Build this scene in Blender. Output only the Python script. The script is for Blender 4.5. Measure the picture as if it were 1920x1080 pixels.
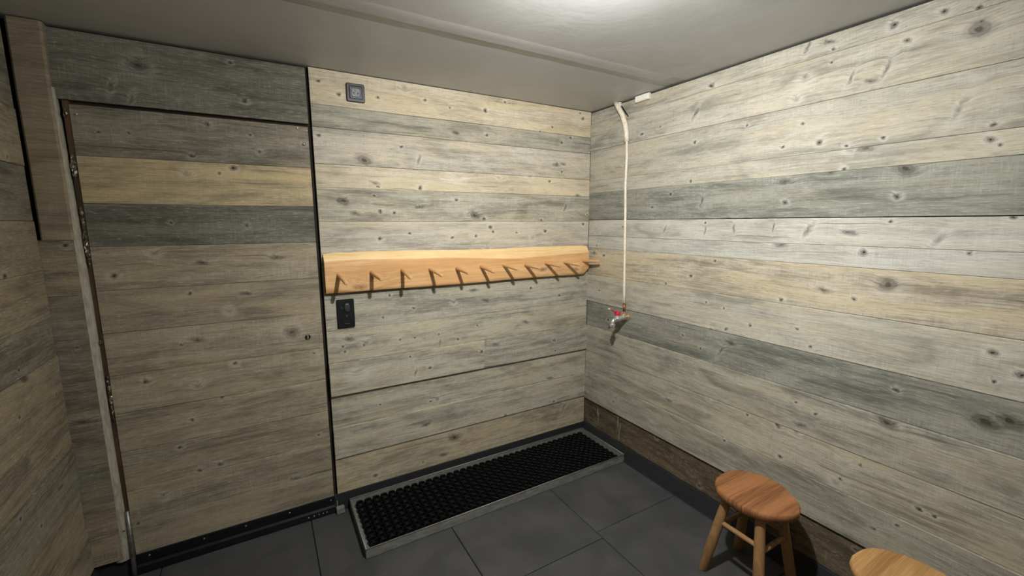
import bpy, bmesh, math, random
from mathutils import Vector, Matrix, Euler

for o in list(bpy.data.objects):
    bpy.data.objects.remove(o)
S = bpy.context.scene
C = S.collection

# ------------------------------------------------------------------ camera
F_PX, YAW, PITCH, ROLL = 804.65, 0.5266, -0.15148, -0.00275
fw = Vector((math.sin(YAW)*math.cos(PITCH), math.cos(YAW)*math.cos(PITCH), math.sin(PITCH)))
r0 = Vector((math.cos(YAW), -math.sin(YAW), 0)); u0 = r0.cross(fw)
rt = r0*math.cos(ROLL) + u0*math.sin(ROLL); up = u0*math.cos(ROLL) - r0*math.sin(ROLL)
cam_data = bpy.data.cameras.new('camera'); cam = bpy.data.objects.new('camera', cam_data); C.objects.link(cam)
cam_data.sensor_width = 36; cam_data.lens = F_PX*36/1920; cam_data.clip_start = 0.02
cam.matrix_world = Matrix(((rt.x, up.x, -fw.x, -1.8995), (rt.y, up.y, -fw.y, -2.2452), (rt.z, up.z, -fw.z, 1.4998), (0, 0, 0, 1)))
S.camera = cam

# ------------------------------------------------------------------ world, light, exposure
w = bpy.data.worlds.new('world'); S.world = w; w.use_nodes = True
w.node_tree.nodes['Background'].inputs[0].default_value = (0.02, 0.02, 0.02, 1)
w.node_tree.nodes['Background'].inputs[1].default_value = 0.3
S.view_settings.view_transform = 'Standard'; S.view_settings.look = 'None'
S.view_settings.gamma = 1; S.view_settings.use_curve_mapping = False
S.view_settings.exposure = -0.10

LAMP = Vector((-1.24, -1.50, 2.135))
AIM = Vector((0.53, 0.57, -0.64))           # the adjustable head points at the far right corner
def lamp_data(kind, energy):
    d = bpy.data.lights.new('lamp_light', kind); d.energy = energy; d.color = (1.0, 0.988, 0.955); d.shadow_soft_size = 0.03
    o = bpy.data.objects.new('lamp_light', d); C.objects.link(o)
    o.location = LAMP + AIM.normalized()*0.03; o.rotation_euler = AIM.to_track_quat('-Z', 'Y').to_euler(); return o
spot_light = lamp_data('SPOT', 93); spot_light.data.spot_size = math.radians(158); spot_light.data.spot_blend = 1.0
fill_light = lamp_data('POINT', 34)  # added omnidirectional fill at the lamp, lifts the dim left side

# ------------------------------------------------------------------ helpers
def lin(c):
    return tuple(((v/255)/12.92 if v/255 <= .04045 else ((v/255+.055)/1.055)**2.4) for v in c) + (1.0,)

class NT:
    def __init__(s, name):
        s.m = bpy.data.materials.new(name); s.m.use_nodes = True
        s.t = s.m.node_tree; s.b = s.t.nodes['Principled BSDF']
    def put(s, sock, v):
        if hasattr(v, 'is_output') or isinstance(v, bpy.types.NodeSocket): s.t.links.new(v, sock)
        else: sock.default_value = v
    def n(s, typ, **kw):
        nd = s.t.nodes.new(typ)
        for k, v in kw.items(): setattr(nd, k, v)
        return nd
    def ma(s, op, a, b=0.0, c=None, clamp=False):
        nd = s.n('ShaderNodeMath', operation=op, use_clamp=clamp); s.put(nd.inputs[0], a); s.put(nd.inputs[1], b)
        if c is not None: s.put(nd.inputs[2], c)
        return nd.outputs[0]
    def vm(s, op, a, b=(0, 0, 0)):
        nd = s.n('ShaderNodeVectorMath', operation=op); s.put(nd.inputs[0], a); s.put(nd.inputs[1], b)
        return nd.outputs['Value'] if op in ('LENGTH', 'DISTANCE', 'DOT_PRODUCT') else nd.outputs[0]
    def xyz(s, x, y, z):
        nd = s.n('ShaderNodeCombineXYZ'); s.put(nd.inputs[0], x); s.put(nd.inputs[1], y); s.put(nd.inputs[2], z); return nd.outputs[0]
    def sep(s, v):
        nd = s.n('ShaderNodeSeparateXYZ'); s.put(nd.inputs[0], v); return nd.outputs
    def noise(s, v, scale=1.0, detail=2.0, rough=.5, dist=0.0):
        nd = s.n('ShaderNodeTexNoise'); s.put(nd.inputs['Vector'], v); nd.inputs['Scale'].default_value = scale
        nd.inputs['Detail'].default_value = detail; nd.inputs['Roughness'].default_value = rough; nd.inputs['Distortion'].default_value = dist
        return nd.outputs[0]
    def mr(s, v, a, b, c=0.0, d=1.0, smooth=True):
        nd = s.n('ShaderNodeMapRange', interpolation_type='SMOOTHSTEP' if smooth else 'LINEAR'); nd.clamp = True
        for i, q in enumerate((v, a, b, c, d)): s.put(nd.inputs[i], q)
        return nd.outputs[0]
    def mix(s, f, a, b, mode='MIX'):
        nd = s.n('ShaderNodeMix', data_type='RGBA', blend_type=mode)
        s.put(nd.inputs[0], f); s.put(nd.inputs[6], a); s.put(nd.inputs[7], b); return nd.outputs[2]
    def obj(s): return s.n('ShaderNodeTexCoord').outputs['Object']
    def bump(s, h, dist=.001, strength=.5):
        nd = s.n('ShaderNodeBump'); nd.inputs['Distance'].default_value = dist; nd.inputs['Strength'].default_value = strength
        s.put(nd.inputs['Height'], h); s.t.links.new(nd.outputs[0], s.b.inputs['Normal'])

KSIZE = {  # radius along board, radius across, lean, darkness of the core, paleness of the halo
    's': (.008, .0068, 0, 1.0, .55), 'm': (.0125, .0105, 0, 1.0, .75), 'b': (.032, .028, 0, .85, .4), 'B': (.040, .024, .35, .90, .15),
    'v': (.0055, .026, .06, .75, .15), 'd': (.008, .030, .4, .66, .5), 'D': (.012, .045, .5, .42, .6), 'w': (.003, .030, .02, 0.0, 1.0), 'o': (.030, .011, .08, .8, .3),
    'p': (.016, .014, .2, .34, .7), 'P': (.040, .022, 0, .14, .8)}

def group(name, ins, outs):
    """an NT-like builder writing into a node group"""
    g = bpy.data.node_groups.new(name, 'ShaderNodeTree')
    for n_, ty, dv in ins:
        sk = g.interface.new_socket(n_, in_out='INPUT', socket_type='NodeSocket'+ty)
        if dv is not None: sk.default_value = dv
    for n_, ty in outs: g.interface.new_socket(n_, in_out='OUTPUT', socket_type='NodeSocket'+ty)
    t = NT.__new__(NT); t.t = g
    gi = g.nodes.new('NodeGroupInput'); go = g.nodes.new('NodeGroupOutput')
    return t, {x.name: x for x in gi.outputs}, go.inputs

def make_groups():
    # one knot: keeps the nearest knot's distance, darkness and halo
    t, i, o = group('knot', [('P', 'Vector', None), ('Centre', 'Vector', None), ('Lean', 'Vector', None), ('Size', 'Vector', None), ('Dark', 'Float', 0.0), ('Halo', 'Float', 0.0),
                             ('D', 'Float', 9.0), ('KD', 'Float', 0.0), ('KH', 'Float', 0.0)], [('D', 'Float'), ('KD', 'Float'), ('KH', 'Float')])
    mp = t.n('ShaderNodeMapping', vector_type='TEXTURE')
    for k, nm in enumerate(('P', 'Centre', 'Lean', 'Size')): t.put(mp.inputs[k], i[nm])
    L = t.vm('LENGTH', mp.outputs[0]); lt = t.ma('LESS_THAN', L, i['D'])
    t.put(o['D'], t.ma('MINIMUM', L, i['D']))
    t.put(o['KD'], t.ma('MULTIPLY_ADD', lt, t.ma('SUBTRACT', i['Dark'], i['KD']), i['KD']))
    t.put(o['KH'], t.ma('MULTIPLY_ADD', lt, t.ma('SUBTRACT', i['Halo'], i['KH']), i['KH']))
    # ragged coordinates for knots
    t, i, o = group('rag', [('P', 'Vector', None), ('Seed', 'Vector', None)], [('P', 'Vector')])
    nz = t.n('ShaderNodeTexNoise'); t.put(nz.inputs['Vector'], t.vm('ADD', i['P'], i['Seed'])); nz.inputs['Scale'].default_value = 38; nz.inputs['Detail'].default_value = 3
    t.put(o['P'], t.vm('ADD', i['P'], t.vm('MULTIPLY', t.vm('SUBTRACT', nz.outputs['Color'], (.5, .5, .5)), (.026, 0, .019))))
    # the wood itself
    t, i, o = group('weathered_wood', [('P', 'Vector', None), ('Seed', 'Vector', None), ('Light', 'Color', None), ('Dark', 'Color', None), ('Tan', 'Color', None), ('TanAmount', 'Float', .5),
        ('Saw', 'Float', .3), ('Crack', 'Float', .5), ('Scale', 'Float', 1.0), ('Ring', 'Float', .03), ('Contrast', 'Float', 1.0), ('KnotColour', 'Color', None), ('D', 'Float', 9.0), ('KD', 'Float', 0.0), ('KH', 'Float', 0.0)],
        [('Colour', 'Color'), ('Height', 'Float')])
    Q = t.vm('MULTIPLY', t.vm('ADD', i['P'], i['Seed']), t.xyz(i['Scale'], i['Scale'], i['Scale'])); q = t.sep(Q); D = i['D']
    def nz(sx, oy, z, sz, det=2, ro=.5, di=0.0):
        return t.noise(t.xyz(t.ma('MULTIPLY', q[0], sx), t.ma('ADD', q[1], oy), t.ma('MULTIPLY', z, sz)), 1, det, ro, di)
    warp = nz(1.4, 0, q[2], 6)
    zw = t.ma('MULTIPLY_ADD', warp, .05, q[2])
    bul = t.ma('DIVIDE', i['Ring'], t.ma('MULTIPLY_ADD', t.ma('MULTIPLY', D, D), .5, .5))
    zw = t.ma('ADD', zw, bul)
    g1 = nz(7, 0, zw, 230, 4, .7)
    g2 = nz(1.5, 5, zw, 36, 4, .6)
    g3 = nz(3.2, 8, q[2], 11, 4, .62, .8)
    g5 = nz(1.8, 11, zw, 16, 3, .55, .4)
    sw = nz(230, 3, q[2], 14, 3, .6)
    g4 = nz(2.6, 9, zw, 120, 2)
    f = t.ma('ADD', t.ma('MULTIPLY', g1, .36), t.ma('ADD', t.ma('MULTIPLY', g2, .30), t.ma('MULTIPLY', g3, .34)))
    f = t.ma('MULTIPLY_ADD', t.ma('SUBTRACT', f, .5), i['Contrast'], .5)
    col = t.mix(t.mr(f, .38, .62), i['Dark'], i['Light'])
    col = t.mix(t.ma('MULTIPLY', t.mr(g5, .44, .64), i['TanAmount']), col, i['Tan'])
    g6 = nz(30, 14, zw, 330, 3, .7)
    col = t.mix(t.ma('MULTIPLY', t.mr(g6, .54, .70), t.ma('MULTIPLY', i['Saw'], 2.0)), col, t.mix(.35, i['Light'], (.9, .89, .83, 1)))
    col = t.mix(t.ma('MULTIPLY', t.mr(g6, .46, .29), t.ma('MULTIPLY', i['Saw'], 2.2)), col, t.mix(1.0, i['Dark'], (.6, .6, .6, 1), 'MULTIPLY'))
    # smoky weathered smudges and streaks
    smu = t.ma('MULTIPLY', t.mr(g3, .50, .30), t.mr(g2, .62, .42))
    col = t.mix(t.ma('MULTIPLY', smu, t.ma('MULTIPLY', i['Saw'], 1.9), clamp=True), col, t.mix(1.0, i['Dark'], (.62, .62, .62, 1), 'MULTIPLY'))
    sm = t.ma('MULTIPLY', t.mr(sw, .50, .70), t.mr(g3, .42, .62))
    pale = t.mix(.30, i['Light'], (.85, .84, .78, 1))
    col = t.mix(t.ma('MULTIPLY', sm, i['Saw']), col, pale)
    sd = t.ma('MULTIPLY', t.mr(sw, .47, .28), t.mr(g5, .56, .40))
    dd = t.mix(1.0, i['Dark'], (.62, .62, .62, 1), 'MULTIPLY')
    col = t.mix(t.ma('MULTIPLY', sd, i['Saw']), col, dd)
    cm = t.ma('MULTIPLY', t.mr(g4, .62, .72), t.mr(g2, .58, .42))
    col = t.mix(t.ma('MULTIPLY', cm, i['Crack']), col, t.mix(1.0, i['Dark'], (.34, .33, .32, 1), 'MULTIPLY'))
    halo = t.ma('MULTIPLY', t.mr(D, 2.8, 1.0), i['KH'])
    col = t.mix(t.ma('MULTIPLY', t.ma('MULTIPLY', halo, .9), t.mr(g1, .35, .6)), col, pale)
    rings = t.ma('SINE', t.ma('MULTIPLY', D, 11.0))
    core = t.ma('MULTIPLY', t.mr(D, 1.25, .25), i['KD'])
    core = t.ma('MULTIPLY', core, t.ma('MULTIPLY_ADD', rings, .16, .84))
    col = t.mix(core, col, i['KnotColour'])
    arc = t.ma('MULTIPLY', t.ma('MULTIPLY', t.mr(D, .8, 1.05), t.mr(D, 1.4, 1.1)), t.ma('MULTIPLY', i['KD'], t.mr(g3, .38, .58)))
    col = t.mix(t.ma('MULTIPLY', arc, .25), col, t.mix(1.0, i['KnotColour'], (.4, .4, .4, 1), 'MULTIPLY'))
    t.put(o['Colour'], col); t.put(o['Height'], nz(6, 0, q[2], 210, 2, .6))
make_groups()

def wood(name, light, dark, tan, tan_amt=.5, knots=(), seed=0, saw=.28, crack=.6, scale=1.0, rough=.72, ring=.011, knotcol=(44, 38, 32), contrast=1.2, rot=None):
    rnd = random.Random(seed*7+3)
    t = NT(name); P = t.obj(); sv = tuple(rnd.uniform(-40, 40) for _ in range(3))
    if rot:
        mp = t.n('ShaderNodeMapping'); t.put(mp.inputs[0], P); mp.inputs[2].default_value = tuple(math.radians(a) for a in rot); P = mp.outputs[0]
    def grp(nm): 
        nd = t.n('ShaderNodeGroup'); nd.node_tree = bpy.data.node_groups[nm]; return nd
    W = grp('weathered_wood')
    if knots:
        rg = grp('rag'); t.put(rg.inputs[0], P); rg.inputs[1].default_value = sv; prev = None
        for kx, kz, kt in knots:
            a, b, lean, dk, hl = KSIZE[kt]
            k = grp('knot'); t.put(k.inputs[0], rg.outputs[0]); j = rnd.uniform(.8, 1.2)
            k.inputs[1].default_value = (kx, 0, kz); k.inputs[2].default_value = (0, lean+rnd.uniform(-.15, .15), 0); k.inputs[3].default_value = (a*j, 9, b*j)
            k.inputs[4].default_value = dk; k.inputs[5].default_value = hl
            if prev:
                for q in range(3): t.put(k.inputs[6+q], prev.outputs[q])
            prev = k
        for q, nm in enumerate(('D', 'KD', 'KH')): t.put(W.inputs[nm], prev.outputs[q])
    t.put(W.inputs['P'], P)
    for nm, v in (('Seed', sv), ('Light', lin(light)), ('Dark', lin(dark)), ('Tan', lin(tan)), ('TanAmount', tan_amt), ('Saw', saw), ('Crack', crack), ('Scale', scale), ('Ring', ring), ('Contrast', contrast), ('KnotColour', lin(knotcol))):
        W.inputs[nm].default_value = v
    t.put(t.b.inputs['Base Color'], W.outputs[0]); t.b.inputs['Roughness'].default_value = rough
    t.b.inputs['Specular IOR Level'].default_value = .25
    t.bump(W.outputs[1], .0016, .6)
    return t.m

def plain(name, rgb, rough=.5, metal=0.0, var=.12, scale=60, bump=0.0, spec=.4, stretch=(1, 1, 1)):
    t = NT(name); P = t.vm('MULTIPLY', t.obj(), stretch)
    nz = t.noise(P, scale, 4, .6)
    a = lin(tuple(v*(1-var) for v in rgb)); b = lin(tuple(min(255, v*(1+var)) for v in rgb))
    t.put(t.b.inputs['Base Color'], t.mix(t.mr(nz, .3, .7), a, b))
    t.put(t.b.inputs['Roughness'], t.mr(nz, .25, .75, max(.02, rough-.08), min(1, rough+.08)))
    t.b.inputs['Metallic'].default_value = metal; t.b.inputs['Specular IOR Level'].default_value = spec
    if bump: t.bump(nz, bump, .6)
    return t.m

def link(name, bm, mat, parent=None, smooth=False):
    me = bpy.data.meshes.new(name); bmesh.ops.recalc_face_normals(bm, faces=bm.faces[:]); bm.to_mesh(me); bm.free()
    if mat: me.materials.append(mat)
    if smooth:
        for p in me.polygons: p.use_smooth = True
    o = bpy.data.objects.new(name, me); C.objects.link(o)
    if parent: o.parent = parent
    return o
def tag(o, label, cat, group=None, kind=None):
    o['label'] = label; o['category'] = cat
    if group: o['group'] = group
    if kind: o['kind'] = kind
    return o
def empty(name, loc=(0, 0, 0)):
    o = bpy.data.objects.new(name, None); o.location = loc; o.empty_display_size = .05; C.objects.link(o); return o
def sharpen(o, deg=35):
    me = o.data
    for p in me.polygons: p.use_smooth = True
    b = bmesh.new(); b.from_mesh(me)
    for e in b.edges:
        e.smooth = not (len(e.link_faces) != 2 or e.calc_face_angle(0) > math.radians(deg))
    b.to_mesh(me); b.free(); return o

def box(bm, lo, hi, bevel=0.0, seg=1):
    x0, y0, z0 = lo; x1, y1, z1 = hi
    r = bmesh.ops.create_cube(bm, size=1.0)
    bmesh.ops.scale(bm, vec=(x1-x0, y1-y0, z1-z0), verts=r['verts'])
    bmesh.ops.translate(bm, vec=((x0+x1)/2, (y0+y1)/2, (z0+z1)/2), verts=r['verts'])
    if bevel:
        es = list({e for v in r['verts'] for e in v.link_edges})
        bmesh.ops.bevel(bm, geom=es, offset=bevel, segments=seg, affect='EDGES', profile=.6)
def loft(bm, rings, cap=True):
    R = [[bm.verts.new(p) for p in ring] for ring in rings]
    n = len(R[0])
    for a, b in zip(R[:-1], R[1:]):
        for i in range(n): bm.faces.new((a[i], a[(i+1) % n], b[(i+1) % n], b[i]))
    if cap: bm.faces.new(R[0][::-1]); bm.faces.new(R[-1])
def tube(bm, pts, rad, n=12, cap=True, wob=None):
    pts = [Vector(p) for p in pts]; rings = []
    rads = rad if hasattr(rad, '__len__') else [rad]*len(pts)
    ref = None
    for i, p in enumerate(pts):
        d = (pts[min(i+1, len(pts)-1)] - pts[max(i-1, 0)]).normalized()
        if ref is None: ref = d.orthogonal().normalized()
        ref = (ref - d*ref.dot(d)).normalized(); s = d.cross(ref)
        rings.append([p + (ref*math.cos(2*math.pi*k/n) + s*math.sin(2*math.pi*k/n))*rads[i] for k in range(n)])
    loft(bm, rings, cap)
def lathe(bm, base, axis, prof, n=20):
    """prof: (distance along axis, radius)"""
    base = Vector(base); axis = Vector(axis).normalized(); a = axis.orthogonal().normalized(); b = axis.cross(a)
    loft(bm, [[base + axis*h + (a*math.cos(2*math.pi*k/n) + b*math.sin(2*math.pi*k/n))*r for k in range(n)] for h, r in prof])
def rrect(w, h, r, n=5):
    out = []
    for cx, cy, a0 in ((w/2-r, h/2-r, 0), (-w/2+r, h/2-r, 90), (-w/2+r, -h/2+r, 180), (w/2-r, -h/2+r, 270)):
        for k in range(n+1):
            a = math.radians(a0+90*k/n); out.append((cx+r*math.cos(a), cy+r*math.sin(a)))
    return out
def plate(bm, w, h, r, layers):
    """stack of rounded rectangles facing -y; layers: (y, inset)"""
    loft(bm, [[(x, y, z) for x, z in rrect(w-2*i, h-2*i, max(.0008, r-i*.7))] for y, i in layers])

# ------------------------------------------------------------------ tables: knots and pegs, metres on the wall
KR= [(-0.785,2.027,'d'),(-1.277,2.057,'p'),(-1.25,1.983,'p'),(-1.436,2.014,'d'),(-1.366,2.087,'s'),(-1.365,2.134,'s'),(-1.541,2.154,'m'),(-1.669,2.149,'m'),(-1.747,2.129,'s'),(-1.754,2.065,'b'),(-1.587,2.089,'m'),(-1.736,1.845,'D'),(-1.536,2.016,'d'),(-1.817,1.783,'s'),(-1.811,1.74,'m'),(-1.444,1.777,'s'),(-1.553,1.788,'s'),(-1.05,1.922,'s'),(-0.788,1.89,'s'),(-1.624,1.674,'B'),(-1.276,2.174,'d'),(-0.851,1.602,'v'),(-1.243,1.578,'m'),(-1.61,1.585,'m'),(-0.877,1.456,'v'),(-1.029,1.473,'v'),(-1.205,1.475,'v'),(-1.341,1.465,'d'),(-1.482,1.459,'o'),(-1.732,1.44,'D'),(-0.81,1.226,'m'),(-1.617,1.281,'b'),(-1.265,1.171,'m'),(-1.417,1.235,'o'),(-1.008,1.089,'s'),(-1.027,0.991,'s'),(-1.89,1.106,'m'),(-1.951,1.052,'m'),(-1.007,0.88,'d'),(-0.893,0.861,'s'),(-1.902,1.016,'s'),(-1.302,0.616,'m'),(-1.665,0.784,'B'),(-1.321,0.477,'m'),(-1.55,0.499,'s'),(-1.782,0.516,'m'),(-1.823,0.514,'s'),(-1.899,0.882,'B'),(-1.947,0.906,'B'),(-0.963,0.614,'p'),(-1.064,0.438,'s'),(-1.605,0.586,'s'),(-0.135,1.606,'s'),(-0.659,1.646,'s'),(-0.536,1.581,'s'),(-0.632,1.464,'d'),(-0.159,1.289,'m'),(-0.912,1.103,'s'),(-0.123,1.058,'s'),(-0.254,0.499,'s'),(-0.295,0.35,'s'),(-0.643,0.254,'m'),(-0.212,0.875,'m'),(-1.395,0.997,'s'),(-1.52,1.214,'s')]
KB= [(-1.531,2.096,'m'),(-1.352,2.106,'s'),(-1.113,2.125,'m'),(-0.976,2.105,'s'),(-0.763,2.115,'m'),(-0.637,2.176,'m'),(-0.069,2.153,'m'),(-0.308,2.076,'s'),(-1.243,1.883,'s'),(-1.431,1.805,'B'),(-1.155,1.824,'d'),(-0.941,1.753,'P'),(-0.681,1.76,'p'),(-0.469,1.777,'p'),(-1.152,1.682,'m'),(-1.541,1.605,'B'),(-1.365,1.556,'m'),(-0.951,1.624,'m'),(-0.838,1.543,'B'),(-0.781,1.522,'m'),(-0.197,1.597,'d'),(-0.382,1.513,'m'),(-0.353,1.447,'m'),(-0.72,1.445,'m'),(-0.83,1.425,'m'),(-1.372,1.419,'m'),(-1.218,1.446,'s'),(-0.978,1.419,'s'),(-0.05,1.489,'m'),(-0.02,1.552,'s'),(-1.158,1.583,'o'),(-0.981,1.051,'p'),(-0.777,1.044,'o'),(-0.238,1.029,'m'),(-1.584,0.882,'s'),(-1.575,0.852,'s'),(-1.482,0.875,'s'),(-1.294,0.877,'s'),(-1.211,0.877,'s'),(-1.072,0.876,'s'),(-1.068,0.826,'v'),(-1.245,0.779,'s'),(-0.817,0.74,'m'),(-0.277,0.732,'s'),(-0.276,0.659,'s'),(-1.218,0.683,'d'),(-1.135,0.49,'s'),(-0.832,0.899,'s'),(-0.184,0.241,'D'),(-0.994,0.234,'B'),(-1.192,0.133,'s'),(-1.381,1.01,'s'),(-1.522,0.73,'P'),(-1.275,0.623,'p')]
KD= [(-2.054,1.906,'m'),(-1.908,1.878,'s'),(-1.872,1.809,'s'),(-1.695,1.858,'s'),(-2.394,1.843,'s'),(-2.309,1.847,'s'),(-2.139,1.699,'p'),(-1.979,1.735,'m'),(-1.948,1.492,'s'),(-2.283,1.38,'p'),(-1.841,1.343,'o'),(-1.975,1.188,'o'),(-2.128,1.333,'o'),(-2.045,1.118,'p'),(-1.805,0.986,'b'),(-2.046,0.872,'m'),(-2.357,0.849,'m'),(-1.72,0.87,'s'),(-2.228,0.986,'s'),(-2.278,0.529,'m'),(-2.141,0.411,'m'),(-1.723,0.444,'s'),(-2.353,0.325,'p'),(-2.254,2.101,'b'),(-2.288,1.972,'d'),(-2.34,2.016,'d'),(-1.956,2.163,'s'),(-2.109,0.725,'s'),(-1.969,1.188,'s')]
PEGS= [(-1.587,1.25,-1.575,1.224),(-1.432,1.255,-1.416,1.232),(-1.275,1.257,-1.272,1.227),(-1.125,1.254,-1.108,1.23),(-0.97,1.249,-0.961,1.235),(-0.82,1.251,-0.805,1.231),(-0.671,1.251,-0.654,1.237),(-0.519,1.244,-0.505,1.235),(-0.37,1.249,-0.355,1.238),(-0.223,1.248,-0.206,1.239),(-0.07,1.248,-0.049,1.254)]

# tints: (light, dark, tan, tan amount)
T = {
 'tan': ((204, 193, 170), (169, 158, 136), (210, 193, 159), .60),
 'lgrey': ((186, 182, 168), (152, 149, 136), (193, 180, 153), .38),
 'grey':  ((194, 187, 172), (150, 145, 133), (204, 189, 160), .42),
 'cool': ((195, 193, 183), (164, 163, 153), (197, 189, 166), .25),
 'mid':   ((180, 175, 158), (136, 132, 118), (194, 181, 150), .42),
 'green': ((172, 168, 152), (129, 127, 115), (186, 174, 147), .32),
 'dark':  ((146, 146, 135), (106, 107, 98), (158, 150, 127), .20),
 'tan2':  ((180, 170, 146), (138, 129, 110), (194, 176, 138), .5),
 'dbrn':  ((142, 132, 116), (98, 91, 80), (140, 118, 92), .35),
 'tanm':  ((192, 183, 163), (147, 138, 120), (199, 183, 150), .55),
 'brown': ((160, 146, 122), (120, 108, 88), (176, 152, 110), .40),
 'base':  ((112, 98, 76), (72, 63, 50), (124, 100, 68), .45),
 'door': ((160, 150, 128), (124, 116, 100), (173, 156, 126), .40),
 'doord': ((141, 134, 118), (105, 100, 88), (148, 133, 109), .25),
 'doorx': ((122, 120, 108), (88, 87, 79), (126, 118, 101), .15),
 'doort': ((195, 177, 140), (152, 139, 111), (205, 182, 135), .55),
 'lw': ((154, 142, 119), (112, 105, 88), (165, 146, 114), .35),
 'white': ((232, 229, 221), (218, 214, 205), (228, 222, 208), .2),
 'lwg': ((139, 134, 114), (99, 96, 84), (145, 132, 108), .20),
}
rng = random.Random(11)
BSEED = [0]
def board(parent, frame, u0, u1, z0, z1, tint, proud=0.0, thick=.021, knots=(), extra=2, gap=.0004, **kw):
    """one plank of a wall: frame = (origin, rotz); u runs along local x, front faces local -y"""
    BSEED[0] += 1; sd = BSEED[0]; rr = random.Random(sd)
    L = u1-u0; uc = (u0+u1)/2; zc = (z0+z1)/2; hh = (z1-z0)/2-gap
    ch = .0011; bm = bmesh.new(); rings = []
    for k in range(4):
        x = -L/2 + L*k/3
        a = hh + (rr.uniform(-.0006, .0003)); b = -hh + rr.uniform(-.0003, .0006); y = -proud + rr.uniform(-.0008, .0008)
        rings.append([(x, thick, a), (x, y+ch, a), (x, y, a-ch), (x, y, b+ch), (x, y+ch, b), (x, thick, b)])
    loft(bm, rings)
    ks = [(k[0]-uc, k[1]-zc, k[2]) for k in knots if u0 < k[0] < u1 and z0-.005 < k[1] < z1+.005]
    for _ in range(extra): ks.append((rr.uniform(-L/2, L/2), rr.uniform(-hh, hh), rr.choice('ssmspo')))
    lt, dk, tn, ta = T[tint]
    j = rr.uniform(.97, 1.03)
    m = wood('weathered_wood', tuple(v*j for v in lt), tuple(v*j for v in dk), tn, ta, ks, sd, **kw)
    o = link('board', bm, m, parent)
    org, rz = frame
    o.rotation_euler = (0, 0, rz)
    o.location = Vector(org) + Matrix.Rotation(rz, 3, 'Z') @ Vector((uc, 0, zc))
    return o

H = 2.2
X_L, Y_F = -2.60, -3.20
# ------------------------------------------------------------------ room shell
M_BACK = plain('dark_backing', (38, 32, 26), .9)
M_RUB = plain('black_skirting_rubber', (34, 35, 38), .75, var=.15, scale=40)
BW = ((0, 0, 0), 0.0); RWF = ((0, 0, 0), -math.pi/2); LWF = ((X_L, 0, 0), math.pi/2); FWF = ((0, Y_F, 0), math.pi)

# floor of rubber tiles
M_SLAB = plain('floor_slab', (20, 20, 22), .9)
bm = bmesh.new(); box(bm, (X_L-.06, Y_F-.06, -.06), (.06, .06, -.010))
floor = tag(link('floor', bm, M_SLAB), 'dark grey rubber tile floor of the boot room', 'floor', kind='structure')
def tile_mat(k):
    t = NT('rubber_tile'); P = t.vm('ADD', t.obj(), (k*3.7, k*1.9, 0))
    a = t.noise(P, 260, 3); b = t.noise(P, 5, 4, .6, .4); c = t.noise(P, 2.2, 3, .6)
    v = t.ma('ADD', t.ma('MULTIPLY', a, .25), t.ma('ADD', t.ma('MULTIPLY', b, .35), t.ma('MULTIPLY', c, .4)))
    col = t.mix(t.mr(v, .36, .66), lin((58, 59, 62)), lin((80, 80, 80)))
    t.put(t.b.inputs['Base Color'], col); t.put(t.b.inputs['Roughness'], t.mr(b, .3, .7, .55, .75))
    t.b.inputs['Specular IOR Level'].default_value = .35
    t.bump(a, .0008, .5); return t.m
TM = [tile_mat(k) for k in range(4)]
xs = [0.0, -.59, -1.19, -1.79, -2.39, X_L]
k = 0
for i in range(5):
    x1, x0 = xs[i], xs[i+1]; off = .045 if i == 0 else 0.0
    ys = [0.0, -.855+off, -1.455+off, -2.055+off, -2.655+off, Y_F]
    for j in range(5):
        y1, y0 = ys[j], ys[j+1]
        bm = bmesh.new(); box(bm, (-(x1-x0)/2+.0015, -(y1-y0)/2+.0015, -.010), ((x1-x0)/2-.0015, (y1-y0)/2-.0015, 0), .0025)
        o = link('rubber_tile', bm, TM[(i*3+j*5) % 4], floor); o.location = ((x0+x1)/2, (y0+y1)/2, rng.uniform(-.0010, 0))

# ceiling: two painted sheets with a filled joint between them
def ceil_mat(k):
    t = NT('ceiling_paint'); P = t.obj()
    a = t.noise(P, 2.0+k, 4, .6, .6); b = t.noise(t.vm('MULTIPLY', P, (9, 60, 1)), 1, 3, .6); c = t.noise(P, 45, 3)
    col = t.mix(t.mr(a, .3, .7), lin((192, 193, 192)), lin((204, 205, 205)))
    t.put(t.b.inputs['Base Color'], col); t.b.inputs['Roughness'].default_value = .45; t.b.inputs['Specular IOR Level'].default_value = .3
    t.bump(t.ma('ADD', t.ma('MULTIPLY', a, 1.6), t.ma('ADD', t.ma('MULTIPLY', b, .12), t.ma('MULTIPLY', c, .08))), .003, .5); return t.m
bm = bmesh.new(); box(bm, (X_L-.06, Y_F-.06, H+.012), (.06, .06, H+.08))
ceiling = tag(link('ceiling', bm, M_BACK), 'grey painted low ceiling with a faint joint', 'ceiling', kind='structure')
bm = bmesh.new(); box(bm, (X_L-.03, -.650, H+.0007), (.03, .03, H+.0125), .001)
link('ceiling_panel', bm, ceil_mat(0), ceiling)
bm = bmesh.new(); box(bm, (X_L-.03, Y_F-.03, H), (.03, -.656, H+.0122), .001)
link('ceiling_panel', bm, ceil_mat(1), ceiling)
bm = bmesh.new(); rings = []
for i in range(25):
    x = X_L + 2.6*i/24; y = -.653 + rng.uniform(-.0015, .0015); wv = .03+rng.uniform(-.004, .004)
    rings.append([(x, y-.070, H+.0006), (x, y-.065, H-.00006), (x, y-.02, H-.0002), (x, y+.015, H+.0004), (x, y+.05+wv, H+.0008), (x, y, H+.008)])
loft(bm, rings); link('joint_filler', bm, ceil_mat(2), ceiling, True)

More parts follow.
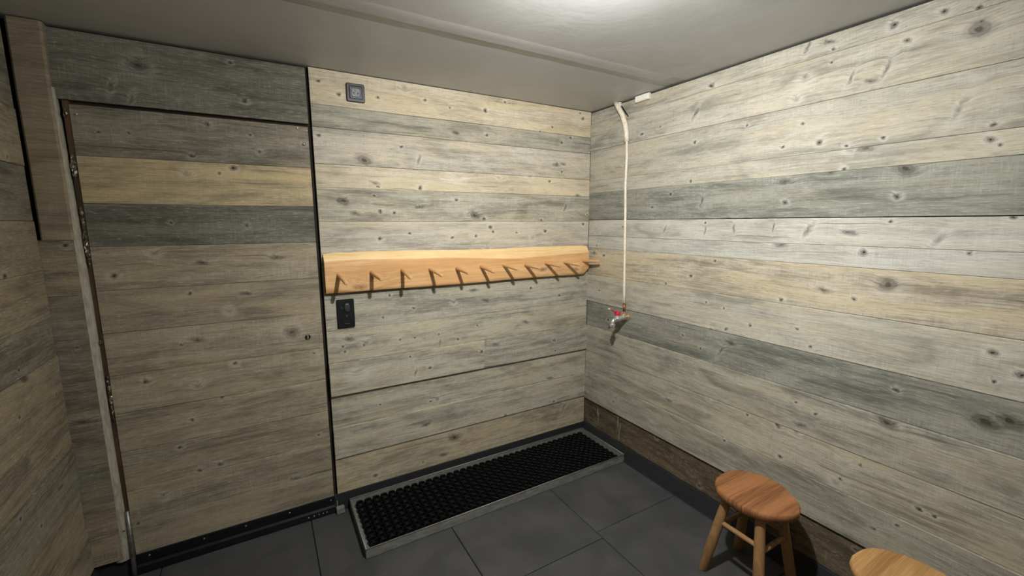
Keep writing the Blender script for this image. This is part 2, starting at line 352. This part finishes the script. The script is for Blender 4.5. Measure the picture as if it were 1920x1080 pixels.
# back wall
bm = bmesh.new(); box(bm, (X_L-.03, .0225, 0), (.03, .07, H+.02))
wall_back = tag(link('wall_back', bm, M_BACK), 'weathered plank wall behind the peg rack and door', 'wall', kind='structure')
rows = [(2.040, 2.198, 'tan', 0), (1.940, 2.040, 'green', 0), (1.775, 1.940, 'grey', 0), (1.667, 1.775, 'tan', 0), (1.507, 1.667, 'mid', .001),
        (1.335, 1.507, 'grey', 0), (1.155, 1.335, 'mid', 0), (.968, 1.155, 'green', .001), (.803, .968, 'mid', 0)]
XD = -1.655
for z0, z1, tn, pr in rows:
    board(wall_back, BW, XD, -.002, z0, z1, tn, pr, knots=KB, extra=4)
board(wall_back, BW, XD, -.794, .633, .803, 'mid', .017, knots=KB, extra=2)
board(wall_back, BW, -.793, -.002, .633, .803, 'green', .016, knots=KB, extra=2)
board(wall_back, BW, XD, -.002, .456, .631, 'mid', -.001, knots=KB, extra=3)
board(wall_back, BW, XD, -.002, .289, .456, 'mid', .008, knots=KB, extra=3)
board(wall_back, BW, XD, -.002, .092, .287, 'tan2', 0, knots=KB, extra=2)
# header over the door
board(wall_back, BW, -2.503, -1.670, 1.948, 2.190, 'doorx', .002, knots=KD, extra=1)

# right wall
bm = bmesh.new(); box(bm, (.0225, Y_F-.03, 0), (.07, .03, H+.02))
wall_right = tag(link('wall_right', bm, M_BACK), 'bright weathered plank wall beside the stools', 'wall', kind='structure')
KRu = [(-y, z, k) for y, z, k in KR] + [(.14, .20, 'w'), (.33, .215, 'w'), (.345, .16, 'w')]
rowsR = [(2.122, 2.192, 'lgrey', 0), (1.955, 2.122, 'lgrey', .002), (1.765, 1.955, 'lgrey', 0), (1.688, 1.765, 'lgrey', .001), (1.516, 1.688, 'dark', .003),
         (1.410, 1.514, 'cool', 0), (1.332, 1.410, 'cool', .0015), (1.155, 1.332, 'tanm', .0005), (.972, 1.155, 'lgrey', .003), (.802, .972, 'dark', -.001),
         (.624, .802, 'green', .006), (.449, .624, 'mid', .003), (.275, .449, 'green', .009), (.092, .275, 'base', -.003)]
cuts = [2.9, 2.6, 3.0, 2.5, 2.8, 2.4, 2.95, 2.7, 2.55, 2.85, 2.65, 2.9, 2.45, 2.75]
for (z0, z1, tn, pr), cu in zip(rowsR, cuts):
    board(wall_right, RWF, .002, cu, z0, z1, tn, pr, knots=KRu, extra=5)
    board(wall_right, RWF, cu+.002, -Y_F, z0, z1, tn, pr, extra=1)

# left wall
bm = bmesh.new(); box(bm, (X_L-.07, Y_F-.03, 0), (X_L-.0225, .0225, H+.02))
wall_left = tag(link('wall_left', bm, M_BACK), 'dim plank wall left of the door', 'wall', kind='structure')
zl = [2.192, 1.893, 1.70, 1.51, 1.33, 1.154, 1.009, .818, .638, .455, .285, .10]
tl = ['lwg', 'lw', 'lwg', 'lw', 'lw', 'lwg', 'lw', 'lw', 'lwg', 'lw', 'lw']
el = [-.036, -.035, -.034, -.030, -.030, -.031, -.028, -.028, -.029, -.031, -.028]
pl = [0, .002, 0, .001, .002, 0, .002, .001, .006, .001, .004]
for i in range(11):
    board(wall_left, LWF, Y_F, el[i], zl[i+1], zl[i], tl[i], pl[i], extra=7)

# unseen wall behind the camera; its white is chosen to bounce light leftward
bm = bmesh.new(); box(bm, (X_L-.03, Y_F-.07, 0), (.03, Y_F-.0225, H+.02))
wall_front = tag(link('wall_front', bm, M_BACK), 'unseen plank wall behind the viewer, white to bounce light', 'wall', kind='structure')
zz = [.1+.1745*i for i in range(13)]
for i in range(12):
    board(wall_front, FWF, .002, 2.598, zz[i], zz[i+1]-.002, 'white', 0, extra=0, saw=.05, crack=.1)

# skirtings: rubber upstand
bm = bmesh.new(); box(bm, (X_L, -.003, 0), (0, .0215, .0905), .001)
tag(link('baseboard_back', bm, M_RUB), 'black rubber skirting below the back plank wall', 'skirting', kind='structure')
bm = bmesh.new(); loft(bm, [[(.02, y, 0), (-.029, y, 0), (-.026, y, .006), (-.003, y, .086), (0, y, .0905), (.02, y, .0905)] for y in (-.006, Y_F)])
tag(link('baseboard_right', bm, M_RUB), 'black rubber skirting below the right plank wall', 'skirting', kind='structure')
bm = bmesh.new(); loft(bm, [[(X_L-.02, y, 0), (X_L+.02, y, 0), (X_L+.003, y, .092), (X_L-.02, y, .092)] for y in (-.006, Y_F)])
tag(link('baseboard_left', bm, M_RUB), 'black rubber skirting below the left plank wall', 'skirting', kind='structure')

# ------------------------------------------------------------------ door and its frame
bm = bmesh.new(); box(bm, (-2.484, .0195, .085), (-1.672, .0222, 1.935))
door = tag(link('door_1', bm, M_BACK), 'flush door clad in dim horizontal planks', 'door', kind='structure')
zd = [1.935, 1.752, 1.576, 1.410, 1.238, 1.066, .890, .728, .560, .390, .235, .086]
td = ['doord', 'doort', 'doorx', 'door', 'door', 'door', 'door', 'door', 'door', 'door', 'door']
pd = [0, .001, 0, .001, .001, 0, .001, .0005, -.001, .001, .0005]
for i in range(11):
    board(door, BW, -2.470, -1.674, zd[i+1], zd[i], td[i], pd[i]-.001, thick=.0192, knots=KD, extra=1, gap=.0003 if i != 7 else .0014)
M_SWEEP = plain('black_door_sweep', (16, 16, 20), .45, var=.2, scale=30)
bm = bmesh.new(); loft(bm, [[(x, .018, .088), (x, -.006, .088), (x, -.007, .078), (x, -.007, .044), (x, -.013, .034), (x, -.016, .006), (x, -.010, .006), (x, .018, .03)] for x in (-2.474, -1.672)])
sweep = link('door_sweep', bm, M_SWEEP, door)
M_STEEL = plain('bright_steel', (205, 205, 205), .3, 1.0)
def screw(x, z, y, r, parent, name='screw', mat=M_STEEL):
    bm = bmesh.new(); lathe(bm, (0, 0, 0), (0, -1, 0), [(0, r), (r*.35, r*.9), (r*.6, r*.45)], 10)
    o = link(name, bm, mat, parent, True); o.location = (x, y, z)
for x in (-2.426, -2.231, -2.068, -1.882, -1.691): screw(x, .074, -.0066, .0042, sweep)
for x in (-1.80, -1.775, -1.752, -1.732, -1.715): screw(x, .020, -.0145, .0035, sweep, 'glint_stud')  # steel studs modelled in place of bright reflections on the sweep
# lock hole with a bright cylinder
M_BLACK = plain('black_metal', (14, 13, 12), .5)
bm = bmesh.new(); lathe(bm, (-1.740, -.0005, .953), (0, -1, 0), [(0, .013), (.002, .012), (.002, .008), (.0005, .007)], 16)
lock = link('lock', bm, M_BLACK, door)
bm = bmesh.new(); box(bm, (-1.7445, -.008, .944), (-1.7365, -.0005, .966), .002); link('lock_cylinder', bm, M_STEEL, lock)
for x, z in ((-2.452, 1.900), (-1.718, 1.926), (-1.695, 1.858)): screw(x, z, -.001, .0045, door)

# frame left of the door: post, stub planks, pale rounded seal strip, foil
trim = tag(empty('trim_1', (-2.54, 0, 0)), 'rough plank door frame with a pale sealing strip', 'door frame', kind='structure')
def frame_child(o): o.location = o.location - Vector((-2.54, 0, 0)); return o
zj = [1.440, 1.230, 1.060, .890, .720, .540, .370, .10]
tj = ['lw', 'doord', 'doord', 'dbrn', 'doord', 'lwg', 'lw']
KJ = [(-2.563, .73, 'o'), (-2.545, 1.03, 's'), (-2.53, 1.42, 's')]
for i in range(7):
    frame_child(board(trim, BW, -2.612, -2.506, zj[i+1], zj[i], tj[i], .024, knots=KJ, extra=0))
bm = bmesh.new()
loft(bm, [[(-.053+dx, .021, z), (-.053+dx, -.022, z), (-.047+dx, -.027, z), (.030+dx, -.027, z), (.037+dx, -.020, z), (.037+dx, .021, z)] for z, dx in ((1.440, 0), (1.7, .001), (1.95, -.001), (2.197, .001))])
link('post', bm, wood('post_wood', (148, 135, 112), (116, 106, 88), (152, 134, 106), .4, (), 901, scale=.9, saw=.15), trim)
M_SEAL = plain('pale_seal', (160, 156, 140), .7, var=.10, scale=120, bump=.0006, stretch=(1, 1, .2))
bm = bmesh.new(); rings = []
for i in range(15):
    s = i/14; z = 1.985 - (1.985-.088)*s; wd = .010+.015*min(1, s*2.2); cx = .030+.002*math.sin(s*7); y0 = .016
    rings.append([(cx - wd, y0, z), (cx - wd, -.010, z), (cx - wd*.75, -.018, z), (cx - wd*.2, -.022, z), (cx + wd*.4, -.020, z), (cx + wd*.85, -.012, z), (cx + wd, -.002, z), (cx + wd, y0, z)])
loft(bm, rings); seal = sharpen(link('seal_strip', bm, M_SEAL, trim), 50)
bm = bmesh.new(); lathe(bm, (.029, -.0215, .105), (0, -1, 0), [(0, .006), (.001, .006), (.001, .0045)], 12); link('nail_hole', bm, M_BLACK, seal)
bm = bmesh.new(); lathe(bm, (.048, -.0165, .225), (.5, -1, 0), [(0, .005), (.002, .0045), (.003, .002)], 12); link('screw', bm, M_STEEL, seal)
bm = bmesh.new(); tube(bm, [(.062, -.002, .30), (.063, -.012, .15), (.062, -.018, .06), (.061, -.02, .001)], .0085, 10)
link('pivot_rod', bm, plain('dull_zinc', (130, 130, 124), .42, .8), trim, True)
M_REC = plain('brown_recess', (74, 56, 38), .8, var=.25, scale=30, stretch=(1, 1, .15))
bm = bmesh.new(); box(bm, (.052, .004, .088), (.0695, .0215, 1.946)); link('recess_strip', bm, M_REC, trim)
M_FOIL = plain('crumpled_foil', (222, 220, 214), .18, 1.0, var=.08, scale=80)
def foil(z0, z1, x, wd, sd):
    rr = random.Random(sd); n = max(4, int((z1-z0)/.008)); bm = bmesh.new(); V = []
    for i in range(n+1):
        z = z0+(z1-z0)*i/n; e = .35+.65*math.sin(math.pi*i/n)
        V.append([bm.verts.new((x+wd*e*(j/3-.5)+rr.uniform(-.002, .002), .000-.006*e+rr.uniform(-.006, .004), z+rr.uniform(-.003, .003))) for j in range(4)])
    for a, b in zip(V[:-1], V[1:]):
        for j in range(3): bm.faces.new((a[j], a[j+1], b[j+1], b[j]))
    ext = bmesh.ops.solidify(bm, geom=bm.faces[:], thickness=.0008)
    link('foil_strip', bm, M_FOIL, trim)
foil(1.665, 1.755, .060, .016, 1); foil(1.525, 1.565, .062, .010, 2); foil(1.335, 1.52, .063, .012, 3); foil(1.885, 1.915, .060, .010, 4); foil(1.025, 1.045, .062, .012, 5); foil(.70, .90, .066, .008, 6)

# small bracket on the floor at the foot of the door
M_GREYP = plain('grey_plastic', (120, 120, 114), .5)
ds = tag(empty('door_stop', (-1.650, -.024, 0)), 'small grey floor stop at the door foot beside the tray', 'door stop')
bm = bmesh.new(); box(bm, (-.020, -.014, .001), (.020, .014, .034), .004, 2); link('block', bm, M_GREYP, ds)
bm = bmesh.new(); box(bm, (-.014, .0145, .001), (-.009, .0185, .062), .001); link('upright', bm, M_GREYP, ds)

# ------------------------------------------------------------------ peg rack
WARM = ((224, 182, 130), (196, 150, 102), (212, 162, 108))
def warm(name, seed, mul=1.0, ks=(), **kw):
    f = lambda c: tuple(v*mul for v in c)
    return wood(name, f(WARM[0]), f(WARM[1]), f(WARM[2]), .6, ks, seed, saw=0, crack=.35, knotcol=(120, 78, 42), rough=.5, **kw)
rack = tag(empty('peg_rack', (-.83, 0, 1.255)), 'honey coloured wooden peg rail on the plank wall', 'coat rack')
bm = bmesh.new(); rings = []; rr = random.Random(5)
N = 40
for i in range(N+1):
    s = i/N; x = -.818 + 1.628*s
    top = .100 + .003*math.sin(s*9) + rr.uniform(-.0008, .0008) - .010*s
    chf = .058 + .005*math.sin(s*6+1) + .003*math.sin(s*17) + (.022*math.sin(max(0, (s-.35))/.65*2.6) if s > .35 else 0)*(-.9)
    bot = -.096 + .002*math.sin(s*11) + rr.uniform(-.0006, .0006)
    if s > .97: bot += .030*((s-.97)/.03)**1.5
    if i in (0, N): top -= .004; bot += .003
    rings.append([(x, -.0035, top), (x, -.006, top+.0005), (x, -.010, top-.003), (x, -.0325, chf), (x, -.0345, chf-.008), (x, -.0345, bot+.020), (x, -.033, bot+.006), (x, -.027, bot), (x, -.0035, bot+.002)])
loft(bm, rings)
kr = [(-.58, -.03, 'o'), (.44, -.045, 'o'), (.70, -.06, 'o'), (-.66, -.07, 'o')]
rail = sharpen(link('rail', bm, warm('rack_wood', 77, 1.0, kr, ring=.05, scale=.75), rack), 40)
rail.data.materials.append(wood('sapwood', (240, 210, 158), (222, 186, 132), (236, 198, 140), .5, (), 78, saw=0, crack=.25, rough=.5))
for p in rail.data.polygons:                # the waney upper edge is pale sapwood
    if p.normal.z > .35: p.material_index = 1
M_PEG = [warm('peg_wood', 80+i, .98) for i in range(3)]
for i, (xa, za, xb, zb) in enumerate(PEGS):
    a = Vector((xa, -.030, za)); b = Vector((xb, -.170, zb)); d = (b-a).normalized()
    bm = bmesh.new(); Ls = (b-a).length
    r = .0095
    lathe(bm, (0, 0, 0), d, [(0, r*1.05), (Ls*.5, r), (Ls-.004, r*.92), (Ls-.001, r*.75), (Ls, r*.35)], 14)
    o = sharpen(link('peg', bm, M_PEG[i % 3], rack), 40); o.location = a - Vector((-.83, 0, 1.255))

# ------------------------------------------------------------------ power socket by the ceiling
M_FR = plain('anthracite_plastic', (52, 50, 54), .35, var=.06)
M_INS = plain('grey_insert_plastic', (118, 120, 124), .3, var=.05)
so = tag(empty('wall_socket', (-1.456, -.001, 2.111)), 'anthracite power socket on the tan plank near the ceiling', 'power socket')
bm = bmesh.new(); plate(bm, .084, .084, .008, [(0, 0), (-.007, 0), (-.010, .003), (-.010, .012), (-.007, .0135)])
fr = link('frame', bm, M_FR, so)
bm = bmesh.new(); plate(bm, .055, .055, .004, [(-.006, 0), (-.012, .0005), (-.013, .002), (-.013, .006), (-.009, .0065)])
ins = link('insert', bm, plain('slate_plastic', (82, 82, 88), .3, var=.05), so)
bm = bmesh.new(); plate(bm, .042, .042, .010, [(-.008, 0), (-.0135, .0005), (-.0140, .002), (-.0130, .003)])
well = link('well', bm, M_INS, so)
for dx in (-.0095, .0095):
    bm = bmesh.new(); lathe(bm, (dx, -.0129, -.003), (0, -1, 0), [(0, .0032), (.0007, .0032), (.0008, .0028)], 12); link('contact_hole', bm, M_BLACK, well)
bm = bmesh.new(); lathe(bm, (0, -.0125, .009), (0, -1, 0), [(0, .0026), (.006, .0026), (.008, .0012)], 12); link('earth_pin', bm, M_STEEL, well)

# black double switch unit under the rack
M_BLK = plain('black_plastic', (24, 24, 27), .5, var=.08, spec=.2)
M_BLK2 = plain('black_gloss_plastic', (50, 51, 54), .45, var=.08)
sw = tag(empty('switch_unit', (-1.561, -.001, 1.0515)), 'black upright switch and socket unit under the peg rail', 'light switch')
bm = bmesh.new(); plate(bm, .082, .144, .006, [(0, 0), (-.010, 0), (-.013, .003), (-.013, .010)]); link('housing', bm, M_BLK, sw)
bm = bmesh.new(); rings = []
for dep, sc in ((-.012, 1.0), (-.016, .97), (-.019, .85), (-.020, .5)):
    rings.append([(.006+.0145*sc*math.copysign(abs(math.cos(a))**.7, math.cos(a)), dep, .031+.024*sc*math.copysign(abs(math.sin(a))**.7, math.sin(a))) for a in [2*math.pi*k/20 for k in range(20)]])
loft(bm, rings); link('rocker', bm, M_BLK2, sw, True)
bm = bmesh.new(); tube(bm, [(-.022, -.0130, .040), (-.018, -.0145, .026), (-.015, -.0130, .016)], [.0018, .0030, .0016], 8); link('tab', bm, M_BLK2, sw, True)
bm = bmesh.new(); lathe(bm, (.003, -.0125, -.030), (0, -1, 0), [(0, .026), (.0015, .0255), (.002, .023), (.0008, .020), (.0006, .005)], 24); sc_ = link('socket_ring', bm, M_BLK, sw)
bm = bmesh.new(); lathe(bm, (.003, -.0128, -.014), (0, -1, 0), [(0, .007), (.002, .0065), (.0028, .004)], 14); link('catch', bm, M_BLK2, sc_, True)

# ------------------------------------------------------------------ water pipe, tap, ceiling box
M_WHITE = plain('cream_paint', (226, 216, 198), .5, var=.06, scale=90)
M_COP = plain('aged_copper', (150, 104, 74), .38, .8, var=.25, scale=50)
M_BRASS = plain('pale_brass', (214, 196, 170), .36, .8, var=.1)
M_CHR = plain('chrome', (226, 227, 225), .32, .85, var=.04)
M_RED = plain('red_lever_enamel', (196, 30, 52), .35, var=.08)
pipe = tag(empty('water_pipe', (-.02, -.36, .95)), 'thin cream painted water pipe running down the right plank wall', 'pipe')
o0 = Vector((-.02, -.36, .95))
def rel(pts, o): return [Vector(p)-o for p in pts]
bm = bmesh.new(); tube(bm, rel([(-.018, -.240, 2.198), (-.020, -.262, 2.170), (-.022, -.300, 2.120), (-.022, -.326, 2.060), (-.021, -.338, 2.010), (-.020, -.342, 1.962)], o0), [.014, .0145, .0145, .0145, .014, .013], 14)
link('sleeve', bm, M_WHITE, pipe, True)
bm = bmesh.new(); tube(bm, rel([(-.020, -.341, 1.98), (-.019, -.346, 1.86), (-.021, -.345, 1.72), (-.019, -.351, 1.55), (-.020, -.356, 1.40), (-.019, -.361, 1.22), (-.020, -.366, 1.08), (-.021, -.370, 1.010)], o0), .0075, 12)
link('tube', bm, M_WHITE, pipe, True)
bm = bmesh.new(); tube(bm, rel([(-.0205, -.370, 1.015), (-.021, -.371, .98), (-.022, -.373, .945)], o0), .0080, 12)
link('bare_end', bm, M_COP, pipe, True)
bm = bmesh.new(); box(bm, (.0005, .088, 1.222), (.018, .112, 1.2475), .003, 2); box(bm, (-.012, .094, 1.206), (.0175, .104, 1.224), .002)
link('bracket', bm, M_WHITE, pipe)
bm = bmesh.new(); tube(bm, rel([(-.017, -.286, 2.172), (-.012, -.318, 2.128), (-.012, -.338, 2.105)], o0), .0032, 8); link('cable', bm, M_BLACK, pipe, True)

tp = Vector((0, -.385, .93))
tap = tag(empty('wall_tap', tp), 'chrome wall tap with a red lever at the pipe end', 'tap')
bm = bmesh.new(); lathe(bm, (-.002, 0, 0), (-1, 0, 0), [(0, .022), (.004, .022), (.006, .015), (.030, .0145), (.034, .0165), (.042, .0165), (.044, .012)], 18)
lathe(bm, (-.022, .012, .004), (0, 0, 1), [(-.01, .012), (.014, .012), (.015, .0135), (.026, .0135), (.027, .010)], 14)
sharpen(link('elbow', bm, M_BRASS, tap), 40)
bm = bmesh.new(); lathe(bm, (-.044, 0, 0), (-1, 0, -.08), [(0, .012), (.006, .0135), (.014, .0135), (.016, .0105), (.026, .0105), (.030, .0165), (.050, .0165), (.055, .011), (.064, .010)], 18)
lathe(bm, (-.088, 0, -.002), (0, 0, 1), [(-.005, .010), (.018, .010), (.022, .008), (.026, .006)], 14)
sharpen(link('body', bm, M_CHR, tap), 40)
bm = bmesh.new(); tube(bm, [(-.104, 0, -.005), (-.118, 0, -.008), (-.124, 0, -.018), (-.125, 0, -.034)], [.010, .0105, .0105, .010], 14)
lathe(bm, (-.125, 0, -.030), (0, 0, -1), [(0, .0105), (.002, .016), (.014, .016), (.016, .011), (.026, .0105), (.028, .009), (.038, .0085), (.040, .006)], 14)
sharpen(link('spout', bm, M_CHR, tap), 40)
bm = bmesh.new()
lathe(bm, (-.088, 0, .018), (0, 0, 1), [(0, .010), (.003, .0165), (.018, .0165), (.024, .012), (.026, .006)], 16)
loft(bm, [[(x, y*wd, z+hz) for y, hz in ((-1, -.0028), (1, -.0028), (1, .0028), (-1, .0028))] for x, z, wd in ((-.094, .034, .0085), (-.115, .044, .0075), (-.135, .054, .0060), (-.150, .060, .0055))])
lev = sharpen(link('lever', bm, M_RED, tap), 40)
bm = bmesh.new(); lathe(bm, (-.149, 0, .060), (-.9, 0, .35), [(0, .0055), (.004, .007), (.010, .0065), (.013, .003)], 12); link('lever_tip', bm, M_CHR, lev, True)

jb = tag(empty('junction_box', (-.001, -.443, 2.180)), 'small white box on the right wall under the ceiling', 'junction box')
bm = bmesh.new(); box(bm, (-.018, -.050, -.017), (0, .050, .017), .003, 2); link('box_base', bm, M_WHITE, jb)
bm = bmesh.new(); box(bm, (-.021, -.047, -.014), (-.0178, .047, .014), .0012); link('box_lid', bm, plain('white_plastic', (235, 232, 224), .4, var=.03), jb)

# ------------------------------------------------------------------ boot tray and ring mat
M_GALV = plain('galvanised_sheet', (138, 138, 132), .5, .35, var=.10, scale=25, stretch=(1, 3, 3))
tray = tag(empty('boot_tray', (-.812, -.214, 0)), 'long grey metal boot tray on the floor under the peg rail', 'boot tray')
hx, hy, th = .789, .207, .0022
bm = bmesh.new(); box(bm, (-hx, -hy, .001), (hx, hy, .003)); link('tray_base', bm, M_GALV, tray)
def side(lo, hi): 
    bm = bmesh.new(); box(bm, lo, hi, .0009); return bm
for nm, lo, hi in (('tray_side', (-hx, -hy, .001), (hx, -hy+th, .050)), ('tray_side', (-hx, hy-th, .001), (hx, hy, .050)), ('tray_end', (-hx, -hy+th, .001), (-hx+th, hy-th, .050)), ('tray_end', (hx-th, -hy+th, .001), (hx, hy-th, .050))):
    link(nm, side(lo, hi), M_GALV, tray)
e = .0030; pts = [(-hx+e*.3, -hy+e*.3, .0495), (hx-e*.3, -hy+e*.3, .0495), (hx-e*.3, hy-e*.3, .0495), (-hx+e*.3, hy-e*.3, .0495)]
bm = bmesh.new()
for a, b in zip(pts, pts[1:]+pts[:1]): tube(bm, [a, b], .0030, 8)
link('rolled_rim', bm, M_GALV, tray, True)

M_MAT = plain('black_ring_rubber', (10, 10, 11), .6, var=.25, scale=60, spec=.2)
bm = bmesh.new(); px = .0425; nx, ny = 36, 9
for i in range(nx):
    for j in range(ny):
        cx = (i-(nx-1)/2)*px; cy = (j-(ny-1)/2)*.0435
        n = 10; prof = [(.0195, .004), (.0195, .034), (.0170, .0375), (.0140, .034), (.0140, .004)]
        R = [[bm.verts.new((cx+r*math.cos(2*math.pi*k/n), cy+r*math.sin(2*math.pi*k/n), z)) for k in range(n)] for r, z in prof]
        for a, b in zip(R[:-1], R[1:]):
            for k in range(n): bm.faces.new((a[k], a[(k+1) % n], b[(k+1) % n], b[k]))
        if i < nx-1: box(bm, (cx+.017, cy-.003, .006), (cx+px-.017, cy+.003, .028))
        if j < ny-1: box(bm, (cx-.003, cy+.017, .006), (cx+.003, cy+.0435-.017, .028))
mat_o = link('ring_mat', bm, M_MAT, None, False); mat_o.location = (-.812, -.214, 0)
tag(mat_o, 'black rubber ring mat lying inside the metal tray', 'mat')

# ------------------------------------------------------------------ stools
def stool(center, seat_r, seat_rot, feet, label, mul, tint, seed):
    root = empty('wooden_stool', (center[0], center[1], 0)); tag(root, label, 'stool', 'rustic stools along the right wall')
    rr = random.Random(seed); n = 28
    ph = [rr.uniform(0, 6.28) for _ in range(4)]
    def rad(a): return 1 + .024*math.sin(2*a+ph[0]) + .026*math.sin(3*a+ph[1]) + .018*math.sin(5*a+ph[2]) + .008*math.sin(9*a+ph[3])
    rings = []
    for z, s in ((.360, .40), (.360, .86), (.363, .935), (.370, .97), (.384, 1.0), (.395, .998), (.3995, .975), (.4005, .5)):
        ring = []
        for k in range(n):
            a = 2*math.pi*k/n; r = rad(a)*s*(1 + (.008*math.sin(4*a+z*90) if .36 < z < .395 else 0))
            x, y = seat_r[0]*r*math.cos(a), seat_r[1]*r*math.sin(a)
            c, s_ = math.cos(seat_rot), math.sin(seat_rot)
            ring.append((x*c-y*s_, x*s_+y*c, z + (.0015*math.sin(3*a) if z > .39 else 0)))
        rings.append(ring)
    bm = bmesh.new(); loft(bm, rings)
    lt, dk, tn = tint
    sm = wood('stool_seat_wood', lt, dk, tn, .5, [(.05, .39, 'p')], seed, saw=0, crack=.5, scale=1.3, knotcol=(110, 70, 40), rough=.45, contrast=1.3, rot=(90, 0, -55))
    sharpen(link('seat', bm, sm, root), 50)
    lm = wood('stool_leg_wood', *[tuple(v*mul for v in c) for c in ((178, 140, 96), (138, 104, 66), (162, 122, 78))], .5, (), seed+1, saw=0, crack=.4, rough=.5, rot=(0, 90, 0))
    tops, ft = [], []
    for fx, fy in feet:
        f = Vector((fx-center[0], fy-center[1], 0)); t = Vector((f.x*.56, f.y*.56, .362)); tops.append(t); ft.append(f)
        bm = bmesh.new(); ps = [f.lerp(t, s) for s in (0, .015, .3, .65, 1)]
        tube(bm, ps, [.0165, .0195, .0205, .020, .0185], 14)
        # flat foot on the floor
        zmin = min(v.co.z for v in bm.verts)
        for v in bm.verts:
            if v.co.z < .004: v.co.z = 0.0
        sharpen(link('leg', bm, lm, root), 45)
    order = [0, 1, 3, 2]
    for q in range(4):
        i, j = order[q], order[(q+1) % 4]; h = .60 if q in (0, 2) else .66
        a, b = ft[i].lerp(tops[i], h), ft[j].lerp(tops[j], h)
        bm = bmesh.new(); tube(bm, [a, a.lerp(b, .1), a.lerp(b, .5), a.lerp(b, .9), b], [.008, .010, .0108, .010, .008], 10)
        link('rung', bm, lm, root, True)
    return root
stool((-.215, -1.345), (.142, .158), .1, ((-.34, -1.217), (-.095, -1.224), (-.345, -1.462), (-.095, -1.462)),
      'reddish brown stool standing nearer the boot tray', .92, ((164, 112, 72), (112, 72, 44), (172, 120, 78)), 31)
stool((-.252, -1.848), (.142, .140), .6, ((-.372, -1.728), (-.132, -1.728), (-.372, -1.968), (-.132, -1.968)),
      'pale honey topped stool cut off by the bottom of the picture', 1.0, ((198, 156, 102), (154, 114, 68), (206, 164, 108)), 57)

# ------------------------------------------------------------------ ceiling spotlight (just above the view)
lampo = tag(empty('ceiling_spotlight', (LAMP.x, LAMP.y, H)), 'small white adjustable ceiling spotlight above the view', 'lamp')
M_LW = plain('lamp_white', (225, 225, 220), .4, var=.03)
bm = bmesh.new(); lathe(bm, (0, 0, .003), (0, 0, -1), [(0, .045), (.012, .045), (.016, .040), (.017, .012)], 24); link('mount', bm, M_LW, lampo)
bm = bmesh.new(); tube(bm, [(0, 0, -.012), (0, 0, -.055), tuple(LAMP-Vector((LAMP.x, LAMP.y, H))-AIM.normalized()*.045)], .008, 10); link('arm', bm, M_LW, lampo)
hd = LAMP-Vector((LAMP.x, LAMP.y, H)); ax = AIM.normalized()
bm = bmesh.new(); lathe(bm, hd-ax*.055, ax, [(0, .016), (.004, .020), (.040, .032), (.046, .034), (.047, .031), (.046, .026)], 24); link('head', bm, M_LW, lampo)
t = NT('lit_bulb'); t.b.inputs['Base Color'].default_value = (1, .95, .85, 1); t.b.inputs['Emission Color'].default_value = (1, .92, .8, 1); t.b.inputs['Emission Strength'].default_value = 6
bm = bmesh.new(); lathe(bm, hd-ax*.011, ax, [(0, .024), (.003, .025), (.006, .020), (.008, .008)], 20); link('bulb', bm, t.m, lampo, True)
for l in (spot_light, fill_light): l.parent = lampo; l.location = l.location - Vector(lampo.location)
